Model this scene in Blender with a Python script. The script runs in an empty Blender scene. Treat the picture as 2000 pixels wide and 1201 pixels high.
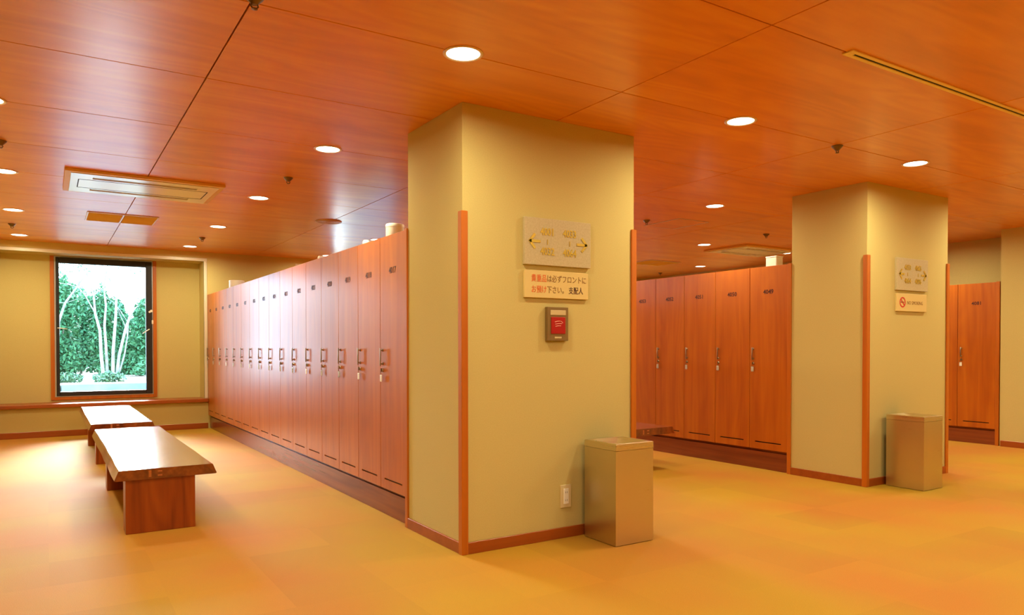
import bpy, bmesh, math, random
import numpy as np
from mathutils import Vector, Matrix, noise

random.seed(7)
rng = np.random.default_rng(7)
PI = math.pi
sc = bpy.context.scene
COL = sc.collection

# ------------------------------------------------------------------ camera
YAW, PITCH, ROLL = 0.5658, -0.0154, -0.0011
FPX, CYPX = 1431.16, 699.69
f_ = Vector((math.sin(YAW) * math.cos(PITCH), math.cos(YAW) * math.cos(PITCH), math.sin(PITCH)))
r_ = Vector((math.cos(YAW), -math.sin(YAW), 0))
u_ = r_.cross(f_)
r2 = r_ * math.cos(ROLL) + u_ * math.sin(ROLL)
u2 = -r_ * math.sin(ROLL) + u_ * math.cos(ROLL)
cam_d = bpy.data.cameras.new('camera')
cam = bpy.data.objects.new('camera', cam_d)
COL.objects.link(cam)
M = Matrix((r2, u2, -f_)).transposed().to_4x4()
M.translation = Vector((0, 0, 1.2445))
cam.matrix_world = M
cam_d.sensor_fit = 'HORIZONTAL'
cam_d.sensor_width = 36
cam_d.lens = 36 * FPX / 2000
cam_d.shift_x = 0
cam_d.shift_y = (CYPX - 600.5) / 2000
cam_d.clip_start = 0.02
cam_d.clip_end = 300
sc.camera = cam

# ------------------------------------------------------------------ view, world, sun
sc.view_settings.view_transform = 'Standard'
sc.view_settings.look = 'None'
sc.view_settings.gamma = 1
sc.view_settings.use_curve_mapping = False
sc.view_settings.exposure = 0.0
sc.cycles.use_denoising = True
sc.cycles.max_bounces = 10
sc.cycles.diffuse_bounces = 5
sc.cycles.glossy_bounces = 5
sc.cycles.transparent_max_bounces = 12
sc.cycles.sample_clamp_indirect = 6.0
sc.cycles.caustics_refractive = False
sc.cycles.caustics_reflective = False

SKY_STRENGTH = 18.0
SUN_STRENGTH = 34.0
LAMP_WATT = 18.3
LAMP_COL = (1.0, 0.90, 0.55)

w = bpy.data.worlds.new('world')
sc.world = w
w.use_nodes = True
nt = w.node_tree
nt.nodes.clear()
o = nt.nodes.new('ShaderNodeOutputWorld')
b = nt.nodes.new('ShaderNodeBackground')
tc = nt.nodes.new('ShaderNodeTexCoord')
sx = nt.nodes.new('ShaderNodeSeparateXYZ')
rp = nt.nodes.new('ShaderNodeValToRGB')
rp.color_ramp.elements[0].position = 0.0
rp.color_ramp.elements[0].color = (0.56, 0.76, 1.0, 1)
rp.color_ramp.elements[1].position = 0.9
rp.color_ramp.elements[1].color = (0.46, 0.66, 1.0, 1)
nt.links.new(tc.outputs['Generated'], sx.inputs[0])
nt.links.new(sx.outputs['Z'], rp.inputs[0])
nt.links.new(rp.outputs[0], b.inputs[0])
b.inputs[1].default_value = SKY_STRENGTH
nt.links.new(b.outputs[0], o.inputs[0])

sd = bpy.data.lights.new('sun', 'SUN')
sd.energy = SUN_STRENGTH
sd.angle = math.radians(40)
sd.color = (1.0, 0.97, 0.93)
sun = bpy.data.objects.new('sun', sd)
sun.rotation_euler = Vector((-0.03, -1.0, -0.42)).to_track_quat('-Z', 'Y').to_euler()
sun.location = (3, 20, 12)
COL.objects.link(sun)

# ------------------------------------------------------------------ materials
def srgb(r, g, b):
    def c(v):
        v /= 255.0
        return v / 12.92 if v <= 0.04045 else ((v + 0.055) / 1.055) ** 2.4
    return (c(r), c(g), c(b), 1)

def principled(name, col, rough=0.5, metal=0.0, spec=0.5, coat=0.0):
    m = bpy.data.materials.new(name)
    m.use_nodes = True
    p = m.node_tree.nodes['Principled BSDF']
    p.inputs['Base Color'].default_value = col
    p.inputs['Roughness'].default_value = rough
    p.inputs['Metallic'].default_value = metal
    p.inputs['Specular IOR Level'].default_value = spec
    p.inputs['Coat Weight'].default_value = coat
    p.inputs['Coat Roughness'].default_value = 0.2
    return m

def add(nt, t, **kw):
    n = nt.nodes.new(t)
    for k, v in kw.items():
        setattr(n, k, v)
    return n

def wood(name, dark, mid, light, axis, rough=0.3, spec=0.5, figure=0.5, bump=0.02, coat=0.0, coat_rough=0.2, fine=60, broad=5, streak=.35):
    """grain runs along axis (0,1,2)"""
    m = principled(name, mid, rough, spec=spec, coat=coat)
    nt = m.node_tree
    p = nt.nodes['Principled BSDF']
    p.inputs['Coat Roughness'].default_value = coat_rough
    tc = add(nt, 'ShaderNodeTexCoord')
    oi = add(nt, 'ShaderNodeObjectInfo')
    mul = add(nt, 'ShaderNodeVectorMath', operation='SCALE')
    cmb = add(nt, 'ShaderNodeCombineXYZ')
    nt.links.new(oi.outputs['Random'], cmb.inputs[0])
    nt.links.new(oi.outputs['Random'], cmb.inputs[1])
    nt.links.new(oi.outputs['Random'], cmb.inputs[2])
    nt.links.new(cmb.outputs[0], mul.inputs[0])
    mul.inputs['Scale'].default_value = 37.0
    ad = add(nt, 'ShaderNodeVectorMath', operation='ADD')
    nt.links.new(tc.outputs['Object'], ad.inputs[0])
    nt.links.new(mul.outputs[0], ad.inputs[1])

    def mapped(along, across):
        mp = add(nt, 'ShaderNodeMapping')
        s = [across] * 3
        s[axis] = along
        mp.inputs['Scale'].default_value = s
        nt.links.new(ad.outputs[0], mp.inputs[0])
        return mp.outputs[0]
    n1 = add(nt, 'ShaderNodeTexNoise')
    n1.inputs['Scale'].default_value = 1.0
    n1.inputs['Detail'].default_value = 4
    n1.inputs['Distortion'].default_value = 0.6
    nt.links.new(mapped(0.55, broad), n1.inputs['Vector'])
    # cathedral figure: contour lines of a smooth stretched noise
    n2 = add(nt, 'ShaderNodeTexNoise')
    n2.inputs['Scale'].default_value = 1.0
    n2.inputs['Detail'].default_value = 1.5
    nt.links.new(mapped(0.5, 2.6), n2.inputs['Vector'])
    mm = add(nt, 'ShaderNodeMath', operation='MULTIPLY')
    mm.inputs[1].default_value = 75
    nt.links.new(n2.outputs['Fac'], mm.inputs[0])
    sn = add(nt, 'ShaderNodeMath', operation='SINE')
    nt.links.new(mm.outputs[0], sn.inputs[0])
    n3 = add(nt, 'ShaderNodeTexNoise')
    n3.inputs['Scale'].default_value = 1.0
    n3.inputs['Detail'].default_value = 5
    nt.links.new(mapped(2.2, fine), n3.inputs['Vector'])
    a1 = add(nt, 'ShaderNodeMath', operation='MULTIPLY_ADD')
    nt.links.new(sn.outputs[0], a1.inputs[0])
    a1.inputs[1].default_value = 0.09 * figure
    nt.links.new(n1.outputs['Fac'], a1.inputs[2])
    a2 = add(nt, 'ShaderNodeMath', operation='MULTIPLY_ADD')
    nt.links.new(n3.outputs['Fac'], a2.inputs[0])
    a2.inputs[1].default_value = streak
    nt.links.new(a1.outputs[0], a2.inputs[2])
    rm = add(nt, 'ShaderNodeValToRGB')
    e = rm.color_ramp.elements
    sh = (0.35 - streak) / 2
    e[0].position = 0.38 - sh
    e[0].color = dark
    e[1].position = 1.0 - sh
    e[1].color = light
    x = rm.color_ramp.elements.new(0.66 - sh)
    x.color = mid
    nt.links.new(a2.outputs[0], rm.inputs[0])
    nt.links.new(rm.outputs[0], p.inputs['Base Color'])
    if bump:
        bp = add(nt, 'ShaderNodeBump')
        bp.inputs['Strength'].default_value = bump
        bp.inputs['Distance'].default_value = 0.01
        nt.links.new(a2.outputs[0], bp.inputs['Height'])
        nt.links.new(bp.outputs[0], p.inputs['Normal'])
    return m

def speckled(name, c1, c2, scale=40, rough=0.8, bump=0.05, spec=0.2, detail=4, dist=0.004):
    m = principled(name, c1, rough, spec=spec)
    nt = m.node_tree
    p = nt.nodes['Principled BSDF']
    tc = add(nt, 'ShaderNodeTexCoord')
    n = add(nt, 'ShaderNodeTexNoise')
    n.inputs['Scale'].default_value = scale
    n.inputs['Detail'].default_value = detail
    nt.links.new(tc.outputs['Object'], n.inputs['Vector'])
    rm = add(nt, 'ShaderNodeValToRGB')
    rm.color_ramp.elements[0].position = 0.35
    rm.color_ramp.elements[0].color = c1
    rm.color_ramp.elements[1].position = 0.65
    rm.color_ramp.elements[1].color = c2
    nt.links.new(n.outputs['Fac'], rm.inputs[0])
    nt.links.new(rm.outputs[0], p.inputs['Base Color'])
    bp = add(nt, 'ShaderNodeBump')
    bp.inputs['Strength'].default_value = bump
    bp.inputs['Distance'].default_value = dist
    nt.links.new(n.outputs['Fac'], bp.inputs['Height'])
    nt.links.new(bp.outputs[0], p.inputs['Normal'])
    return m

def carpet():
    m = principled('carpet', (0.6, 0.3, 0.05, 1), 0.72, spec=0.32)
    nt = m.node_tree
    p = nt.nodes['Principled BSDF']
    p.inputs['Sheen Weight'].default_value = 0.0
    tc = add(nt, 'ShaderNodeTexCoord')
    # carpet squares half a metre wide with slightly random brightness
    sn = add(nt, 'ShaderNodeVectorMath', operation='SNAP')
    sn.inputs[1].default_value = (0.5, 0.5, 10)
    nt.links.new(tc.outputs['Object'], sn.inputs[0])
    wn = add(nt, 'ShaderNodeTexWhiteNoise')
    nt.links.new(sn.outputs[0], wn.inputs['Vector'])
    big = add(nt, 'ShaderNodeTexNoise')
    big.inputs['Scale'].default_value = 0.75
    big.inputs['Detail'].default_value = 2
    nt.links.new(tc.outputs['Object'], big.inputs['Vector'])
    fine = add(nt, 'ShaderNodeTexNoise')
    fine.inputs['Scale'].default_value = 220
    fine.inputs['Detail'].default_value = 2
    nt.links.new(tc.outputs['Object'], fine.inputs['Vector'])
    rm = add(nt, 'ShaderNodeValToRGB')
    rm.color_ramp.elements[0].position = 0.36
    rm.color_ramp.elements[0].color = CARPET_A
    rm.color_ramp.elements[1].position = 0.64
    rm.color_ramp.elements[1].color = CARPET_B
    nt.links.new(big.outputs['Fac'], rm.inputs[0])
    hs = add(nt, 'ShaderNodeHueSaturation')
    mr = add(nt, 'ShaderNodeMapRange')
    mr.inputs['To Min'].default_value = 0.95
    mr.inputs['To Max'].default_value = 1.05
    nt.links.new(wn.outputs['Value'], mr.inputs['Value'])
    m2 = add(nt, 'ShaderNodeMapRange')
    m2.inputs['From Min'].default_value = 0.3
    m2.inputs['From Max'].default_value = 0.7
    m2.inputs['To Min'].default_value = 0.93
    m2.inputs['To Max'].default_value = 1.07
    nt.links.new(fine.outputs['Fac'], m2.inputs['Value'])
    mu = add(nt, 'ShaderNodeMath', operation='MULTIPLY')
    nt.links.new(mr.outputs[0], mu.inputs[0])
    nt.links.new(m2.outputs[0], mu.inputs[1])
    nt.links.new(mu.outputs[0], hs.inputs['Value'])
    nt.links.new(rm.outputs[0], hs.inputs['Color'])
    nt.links.new(hs.outputs[0], p.inputs['Base Color'])
    bp = add(nt, 'ShaderNodeBump')
    bp.inputs['Strength'].default_value = 0.25
    bp.inputs['Distance'].default_value = 0.004
    nt.links.new(fine.outputs['Fac'], bp.inputs['Height'])
    nt.links.new(bp.outputs[0], p.inputs['Normal'])
    return m

def brushed(name, col, rough=0.32):
    m = principled(name, col, rough, metal=1.0)
    nt = m.node_tree
    p = nt.nodes['Principled BSDF']
    tc = add(nt, 'ShaderNodeTexCoord')
    mp = add(nt, 'ShaderNodeMapping')
    mp.inputs['Scale'].default_value = (3, 3, 260)
    n = add(nt, 'ShaderNodeTexNoise')
    n.inputs['Scale'].default_value = 1
    nt.links.new(tc.outputs['Object'], mp.inputs[0])
    nt.links.new(mp.outputs[0], n.inputs['Vector'])
    mr = add(nt, 'ShaderNodeMapRange')
    mr.inputs['To Min'].default_value = rough - 0.06
    mr.inputs['To Max'].default_value = rough + 0.10
    nt.links.new(n.outputs['Fac'], mr.inputs['Value'])
    nt.links.new(mr.outputs[0], p.inputs['Roughness'])
    return m

def emitter(name, col, s):
    m = bpy.data.materials.new(name)
    m.use_nodes = True
    nt = m.node_tree
    nt.nodes.clear()
    o = nt.nodes.new('ShaderNodeOutputMaterial')
    e = nt.nodes.new('ShaderNodeEmission')
    e.inputs[0].default_value = col
    e.inputs[1].default_value = s
    nt.links.new(e.outputs[0], o.inputs[0])
    return m

def pane_glass():
    m = bpy.data.materials.new('window_glass')
    m.use_nodes = True
    nt = m.node_tree
    nt.nodes.clear()
    o = nt.nodes.new('ShaderNodeOutputMaterial')
    t = nt.nodes.new('ShaderNodeBsdfTransparent')
    t.inputs[0].default_value = (0.93, 0.99, 0.98, 1)
    g = nt.nodes.new('ShaderNodeBsdfGlossy')
    g.inputs['Roughness'].default_value = 0.02
    fr = nt.nodes.new('ShaderNodeFresnel')
    fr.inputs[0].default_value = 1.3
    mx = nt.nodes.new('ShaderNodeMixShader')
    nt.links.new(fr.outputs[0], mx.inputs[0])
    nt.links.new(t.outputs[0], mx.inputs[1])
    nt.links.new(g.outputs[0], mx.inputs[2])
    nt.links.new(mx.outputs[0], o.inputs[0])
    return m

CARPET_A = (0.47, 0.188, 0.020, 1)
CARPET_B = (0.45, 0.262, 0.014, 1)
MT = {}
MT['carpet'] = carpet()
MT['wall'] = speckled('wallpaper', (0.57, 0.48, 0.185, 1), (0.61, 0.51, 0.205, 1), 160, 0.85, 0.03, 0.2)
MT['ceil'] = wood('ceiling_veneer', (0.70, 0.235, 0.003, 1), (0.82, 0.285, 0.004, 1), (0.92, 0.38, 0.006, 1), 0, rough=0.38, spec=0.5, coat=0.5, coat_rough=0.25, figure=0.7, streak=.2, bump=0.03, fine=40, broad=4)
MT['joint'] = principled('dark_joint', (0.035, 0.012, 0.006, 1), 0.8)
MT['door'] = wood('locker_veneer', (0.38, 0.082, 0.003, 1), (0.47, 0.114, 0.004, 1), (0.56, 0.155, 0.006, 1), 2, rough=0.33, spec=0.5, coat=0.15, coat_rough=0.26, figure=0.6, bump=0.02, fine=70, broad=9)
MT['edge'] = wood('wood_edging', (0.42, 0.10, 0.004, 1), (0.50, 0.13, 0.006, 1), (0.57, 0.155, 0.008, 1), 2, rough=0.35, figure=0.1, fine=80, broad=12)
MT['edgex'] = wood('wood_edging_long', (0.27, 0.052, 0.005, 1), (0.33, 0.070, 0.007, 1), (0.39, 0.09, 0.010, 1), 0, rough=0.32, figure=0.1, fine=80, broad=12)
MT['edgey'] = wood('wood_edging_deep', (0.27, 0.052, 0.005, 1), (0.33, 0.070, 0.007, 1), (0.39, 0.09, 0.010, 1), 1, rough=0.32, figure=0.1, fine=80, broad=12)
MT['kick'] = wood('kick_veneer', (0.16, 0.035, 0.012, 1), (0.24, 0.055, 0.016, 1), (0.30, 0.075, 0.02, 1), 1, rough=0.22, figure=0.1, fine=60, broad=12)
MT['bench'] = wood('bench_zelkova', (0.10, 0.018, 0.004, 1), (0.19, 0.038, 0.006, 1), (0.30, 0.070, 0.010, 1), 1, rough=0.22, figure=0.9, bump=0.02, coat=1.0, coat_rough=0.13, fine=50, broad=9)
MT['benchleg'] = wood('bench_leg_zelkova', (0.16, 0.024, 0.004, 1), (0.30, 0.058, 0.007, 1), (0.40, 0.090, 0.010, 1), 2, rough=0.3, figure=1.0, bump=0.02, fine=40, broad=9)
MT['inlay'] = principled('bench_inlay', (0.45, 0.14, 0.03, 1), 0.4)
MT['black'] = principled('black_frame', (0.012, 0.012, 0.016, 1), 0.35)
MT['alu'] = principled('aluminium', (0.55, 0.60, 0.66, 1), 0.3, metal=0.9)
MT['steel'] = principled('steel', (0.42, 0.36, 0.26, 1), 0.3, metal=1.0)
MT['bin'] = brushed('brushed_stainless', (0.66, 0.58, 0.40, 1), 0.30)
MT['binlid'] = brushed('brushed_lid', (0.72, 0.64, 0.45, 1), 0.28)  # slightly lighter than the body: a reflected band put into the lid colour
MT['dark'] = principled('dark_void', (0.012, 0.009, 0.008, 1), 0.9)
MT['darkbrown'] = principled('printed_digits', (0.06, 0.010, 0.006, 1), 0.5)
MT['bead'] = principled('cream_bead', (0.72, 0.66, 0.52, 1), 0.35)
MT['cream'] = principled('cream_plastic', (0.72, 0.60, 0.34, 1), 0.45)
MT['white'] = principled('white_plastic', (0.92, 0.90, 0.84, 1), 0.4)
MT['sign'] = speckled('grey_beige_plate', (0.50, 0.42, 0.24, 1), (0.56, 0.48, 0.29, 1), 90, 0.4, 0.0, 0.4)
MT['brass'] = principled('brass_letters', (0.75, 0.56, 0.10, 1), 0.3, metal=0.9)
MT['signcream'] = principled('cream_plate', (0.72, 0.56, 0.22, 1), 0.45)
MT['olive'] = principled('olive_print', (0.28, 0.14, 0.03, 1), 0.6)
MT['orangeprint'] = principled('orange_print', (0.75, 0.13, 0.02, 1), 0.6)
MT['redprint'] = principled('red_print', (0.62, 0.03, 0.015, 1), 0.5)
MT['red'] = principled('red_button', (0.40, 0.003, 0.002, 1), 0.35)
MT['pinkprint'] = principled('pale_print', (0.85, 0.42, 0.34, 1), 0.5)
MT['bronze'] = principled('bronze_plate', (0.30, 0.20, 0.08, 1), 0.35, metal=0.6)
MT['paleplate'] = principled('pale_label', (0.60, 0.48, 0.25, 1), 0.4)
MT['vent'] = principled('ac_cream', (0.86, 0.80, 0.66, 1), 0.22, coat=.4)
MT['tan'] = principled('tan_grille', (0.80, 0.56, 0.17, 1), 0.5)
MT['tandark'] = principled('tan_frame', (0.72, 0.42, 0.10, 1), 0.45)
MT['oldbrass'] = principled('old_brass', (0.20, 0.12, 0.04, 1), 0.35, metal=0.8)
MT['lamp'] = emitter('lamp_glow', (1.0, 0.93, 0.78, 1), 14)
MT['ring'] = principled('lamp_ring', (0.80, 0.62, 0.40, 1), 0.35)
MT['glass'] = pane_glass()
MT['soil'] = speckled('garden_soil', (0.34, 0.30, 0.22, 1), (0.46, 0.42, 0.32, 1), 6, 0.9, 0.3)
MT['paving'] = speckled('bluish_paving', (0.40, 0.52, 0.80, 1), (0.46, 0.58, 0.86, 1), 4, 0.7, 0.05)  # sky blue put into the colour to tint the ceiling's window reflection
MT['concrete'] = speckled('pale_concrete', (0.12, 0.17, 0.21, 1), (0.17, 0.22, 0.26, 1), 3, 0.8, 0.1)
MT['bark'] = speckled('pale_bark', (0.15, 0.15, 0.14, 1), (0.27, 0.26, 0.24, 1), 9, 0.8, 0.3)
MT['leafdark'] = speckled('hedge_leaf', (0.035, 0.13, 0.055, 1), (0.075, 0.21, 0.10, 1), 1.1, 0.55, 0.0)
MT['leaflight'] = speckled('tree_leaf', (0.05, 0.13, 0.08, 1), (0.12, 0.22, 0.13, 1), 2, 0.5, 0.0)
MT['plaster'] = speckled('outside_plaster', (0.5, 0.48, 0.45, 1), (0.55, 0.53, 0.5, 1), 5, 0.8, 0.1)

# ------------------------------------------------------------------ mesh helpers
class MB:
    """collects shapes, becomes ONE mesh object"""
    def __init__(self):
        self.bm = bmesh.new()

    def box(self, x0, y0, z0, x1, y1, z1, bev=0.0, seg=1):
        t = bmesh.new()
        vs = [t.verts.new(p) for p in ((x0, y0, z0), (x1, y0, z0), (x1, y1, z0), (x0, y1, z0),
                                       (x0, y0, z1), (x1, y0, z1), (x1, y1, z1), (x0, y1, z1))]
        for f in ((0, 3, 2, 1), (4, 5, 6, 7), (0, 1, 5, 4), (1, 2, 6, 5), (2, 3, 7, 6), (3, 0, 4, 7)):
            t.faces.new([vs[i] for i in f])
        if bev:
            bmesh.ops.bevel(t, geom=list(t.edges), offset=bev, segments=seg, affect='EDGES', profile=0.5)
        self._merge(t)
        return self

    def _merge(self, t, mat=None):
        if mat:
            bmesh.ops.transform(t, matrix=mat, verts=t.verts)
        me = bpy.data.meshes.new('tmp')
        t.to_mesh(me)
        self.bm.from_mesh(me)
        bpy.data.meshes.remove(me)
        t.free()

    def lathe(self, prof, c, n=28, axis='z', cap=True):
        """prof: list of (radius, height) from c along axis"""
        t = bmesh.new()
        rings = []
        for r, h in prof:
            if r < 1e-6:
                rings.append([t.verts.new((0, 0, h))])
            else:
                rings.append([t.verts.new((r * math.cos(2 * PI * k / n), r * math.sin(2 * PI * k / n), h)) for k in range(n)])
        for a, b2 in zip(rings, rings[1:]):
            for k in range(n):
                k2 = (k + 1) % n
                if len(a) == 1 and len(b2) == 1:
                    continue
                if len(a) == 1:
                    t.faces.new((a[0], b2[k], b2[k2]))
                elif len(b2) == 1:
                    t.faces.new((a[k], b2[0], a[k2]))
                else:
                    t.faces.new((a[k], a[k2], b2[k2], b2[k]))
        if cap:
            for rg in (rings[0], rings[-1]):
                if len(rg) > 1:
                    t.faces.new(rg)
        bmesh.ops.recalc_face_normals(t, faces=t.faces)
        m = Matrix.Identity(4)
        if axis == 'x':
            m = Matrix.Rotation(PI / 2, 4, 'Y')
        elif axis == 'y':
            m = Matrix.Rotation(-PI / 2, 4, 'X')
        m = Matrix.Translation(c) @ m
        self._merge(t, m)
        return self

    def tube(self, pts, rads, n=8):
        t = bmesh.new()
        rings = []
        pts = [Vector(p) for p in pts]
        for i, p in enumerate(pts):
            d = (pts[min(i + 1, len(pts) - 1)] - pts[max(i - 1, 0)]).normalized()
            a = d.orthogonal().normalized() if i == 0 else (pa - d * pa.dot(d)).normalized()
            pa = a
            b2 = d.cross(a)
            r = rads[i] if hasattr(rads, '__len__') else rads
            rings.append([t.verts.new(p + (a * math.cos(2 * PI * k / n) + b2 * math.sin(2 * PI * k / n)) * r) for k in range(n)])
        for a, b2 in zip(rings, rings[1:]):
            for k in range(n):
                t.faces.new((a[k], a[(k + 1) % n], b2[(k + 1) % n], b2[k]))
        t.faces.new(rings[0])
        t.faces.new(rings[-1])
        bmesh.ops.recalc_face_normals(t, faces=t.faces)
        self._merge(t)
        return self

    def prism(self, poly, z0, z1, mat=None, bev=0):
        """polygon in xy extruded z0..z1"""
        t = bmesh.new()
        a = [t.verts.new((x, y, z0)) for x, y in poly]
        c = [t.verts.new((x, y, z1)) for x, y in poly]
        n = len(poly)
        t.faces.new(a)
        t.faces.new(c)
        for i in range(n):
            t.faces.new((a[i], a[(i + 1) % n], c[(i + 1) % n], c[i]))
        bmesh.ops.recalc_face_normals(t, faces=t.faces)
        if bev:
            bmesh.ops.bevel(t, geom=list(t.edges), offset=bev, segments=1, affect='EDGES')
        self._merge(t, mat)
        return self

    def mesh(self, name, mat, smooth=False):
        me = bpy.data.meshes.new(name)
        self.bm.to_mesh(me)
        self.bm.free()
        me.materials.append(mat)
        if smooth:
            for p in me.polygons:
                p.use_smooth = True
            try:
                me.set_sharp_from_angle(angle=math.radians(40))
            except Exception:
                pass
        return me

    def build(self, name, mat, parent=None, loc=None, smooth=False):
        me = self.mesh(name, mat, smooth)
        return link(name, me, parent, loc)

def link(name, me, parent=None, loc=None):
    ob = bpy.data.objects.new(name, me)
    COL.objects.link(ob)
    if parent is not None:
        ob.parent = parent
    if loc is not None:
        ob.location = loc
    return ob

def tag(ob, label=None, cat=None, group=None, kind=None):
    if label:
        ob['label'] = label
    if cat:
        ob['category'] = cat
    if group:
        ob['group'] = group
    if kind:
        ob['kind'] = kind
    return ob

def thing(name, label, cat, loc=(0, 0, 0), rz=0, group=None, kind=None):
    ob = bpy.data.objects.new(name, None)
    ob.empty_display_size = 0.1
    COL.objects.link(ob)
    ob.location = loc
    ob.rotation_euler = (0, 0, rz)
    return tag(ob, label, cat, group, kind)

def struct(name, mb, mat, label, cat, smooth=False):
    return tag(mb.build(name, mat, smooth=smooth), label, cat, kind='structure')

def copy_tree(ob, parent=None):
    c = ob.copy()
    COL.objects.link(c)
    c.parent = parent
    for ch in list(ob.children):
        copy_tree(ch, c)
    return c

def text_mesh(body, size, depth, name='text', align='CENTER', xs=1.0, fat=0.0):
    cu = bpy.data.curves.new('t', 'FONT')
    cu.body = body
    cu.size = size
    cu.extrude = depth
    cu.align_x = align
    cu.align_y = 'CENTER'
    cu.resolution_u = 2
    cu.offset = fat
    ob = bpy.data.objects.new('t', cu)
    COL.objects.link(ob)
    dg = bpy.context.evaluated_depsgraph_get()
    me = bpy.data.meshes.new_from_object(ob.evaluated_get(dg))
    me.name = name
    bpy.data.objects.remove(ob)
    bpy.data.curves.remove(cu)
    if xs != 1.0:
        for v in me.vertices:
            v.co.x *= xs
    return me

FACE_NEG_X = Matrix(((0, 0, -1), (-1, 0, 0), (0, 1, 0))).to_4x4()   # text seen by someone looking along +X
FACE_NEG_Y = Matrix(((1, 0, 0), (0, 0, -1), (0, 1, 0))).to_4x4()    # text seen by someone looking along +Y

def place_text(me, mat, face, loc):
    me.transform(face)
    me.transform(Matrix.Translation(loc))
    me.materials.clear()
    me.materials.append(mat)

ORD = ['nearest', 'second', 'third', 'fourth', 'fifth', 'sixth', 'seventh', 'eighth', 'ninth', 'tenth',
       'eleventh', 'twelfth', 'thirteenth', 'fourteenth', 'fifteenth', 'farthest']

# ------------------------------------------------------------------ measurements (metres)
H = 2.70
BX, BY, PW, PD = 2.094, 3.846, 1.350, 0.775      # near pillar
CX, CY = 6.120, 3.788                             # far pillar
YN = 12.03                                        # front face of window wall
YB = 12.43                                        # back of the window recess
XR, XRB = 10.045, 10.76                           # right wall, back of its locker niche
X0, Y0 = -3.2, -3.0                               # unseen sides
LH = 2.053                                        # locker height
LW = 0.4602                                       # locker width
LD = 0.675                                        # locker depth

# ------------------------------------------------------------------ structure
fl = MB().box(X0 - .1, Y0 - .1, -.1, XRB + .3, YB + .12, 0)
struct('floor', fl, MT['carpet'], 'golden orange carpet tile floor of the locker room', 'floor')

ceil = MB().box(X0 - .1, Y0 - .1, H + .016, XRB + .3, YB + .12, H + .12)
ceiling = struct('ceiling', ceil, MT['joint'], 'orange wood veneer ceiling in large panels with dark joints', 'ceiling')
SX0, SXD, SY0, SYD = 0.742, 2.045, 2.190, 1.030
pm = {}
def panel_mesh(wx, wy):
    k = (round(wx, 3), round(wy, 3))
    if k not in pm:
        g = 0.0035
        pm[k] = MB().box(-wx / 2 + g, -wy / 2 + g, 0, wx / 2 - g, wy / 2 - g, 0.016, 0.0015).mesh('ceiling_panel', MT['ceil'])
    return pm[k]
xs = [X0 - .1] + [SX0 + SXD * k for k in range(-2, 6) if X0 < SX0 + SXD * k < XRB + .3] + [XRB + .3]
ys = [Y0 - .1] + [SY0 + SYD * k for k in range(-5, 11) if Y0 < SY0 + SYD * k < YB] + [YB + .12]
xs = sorted(xs); ys = sorted(ys)
for a, b2 in zip(xs, xs[1:]):
    for c, d in zip(ys, ys[1:]):
        if b2 - a < .02 or d - c < .02:
            continue
        p = link('ceiling_panel', panel_mesh(b2 - a, d - c), ceiling, ((a + b2) / 2, (c + d) / 2, H))

# far wall with three window recesses
BAYS = [(-0.62, 2.045, 0.048), (3.49, 6.07, 4.12), (7.56, 10.0, 8.18)]   # recess x0, x1, window x0
WW = 1.382                                                              # casing outer width
WZ0, WZ1 = 0.485, 2.565
ZS, ZT = 0.41, 2.562                                                    # under sill, top of opening
wf = MB()
wf.box(X0, YN, 0, XRB + .2, YB + .10, ZS)
wf.box(X0, YN, ZT, XRB + .2, YB + .10, H + .014)
prev = X0
for a, b2, wx in BAYS:
    wf.box(prev, YN, ZS, a, YB + .10, ZT)
    wf.box(a, YB, ZS, wx + .03, YB + .10, ZT)
    wf.box(wx + WW - .03, YB, ZS, b2, YB + .10, ZT)
    wf.box(wx + .03, YB, ZS, wx + WW - .03, YB + .10, WZ0 + .03)
    wf.box(wx + .03, YB, WZ1 - .03, wx + WW - .03, YB + .10, ZT)
    prev = b2
wf.box(prev, YN, ZS, XRB + .2, YB + .10, ZT)
struct('wall_back', wf, MT['wall'], 'beige papered end wall with a shallow recess around the window', 'wall')

struct('wall_left', MB().box(X0 - .1, Y0, 0, X0, YN, H + .014), MT['wall'], 'beige wall at the far left outside the picture', 'wall')
struct('wall_front', MB().box(X0 - .1, Y0 - .1, 0, XRB + .3, Y0, H + .014), MT['wall'], 'beige wall behind the viewer', 'wall')
wr = MB().box(XR, Y0, 0, XRB + .2, 4.452, H + .014).box(XRB, 4.452, 0, XRB + .2, YN, H + .014)
struct('wall_right', wr, MT['wall'], 'beige wall at the right edge, stepping back above the lockers', 'wall')
# unseen partition added in place of a locker row, to bounce light back
struct('wall_aisle_standin', MB().box(-.72, 4.6, 0, -.62, YN, H + .014), MT['wall'], 'unseen beige partition added in place of lockers left of the window aisle', 'wall')

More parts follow.
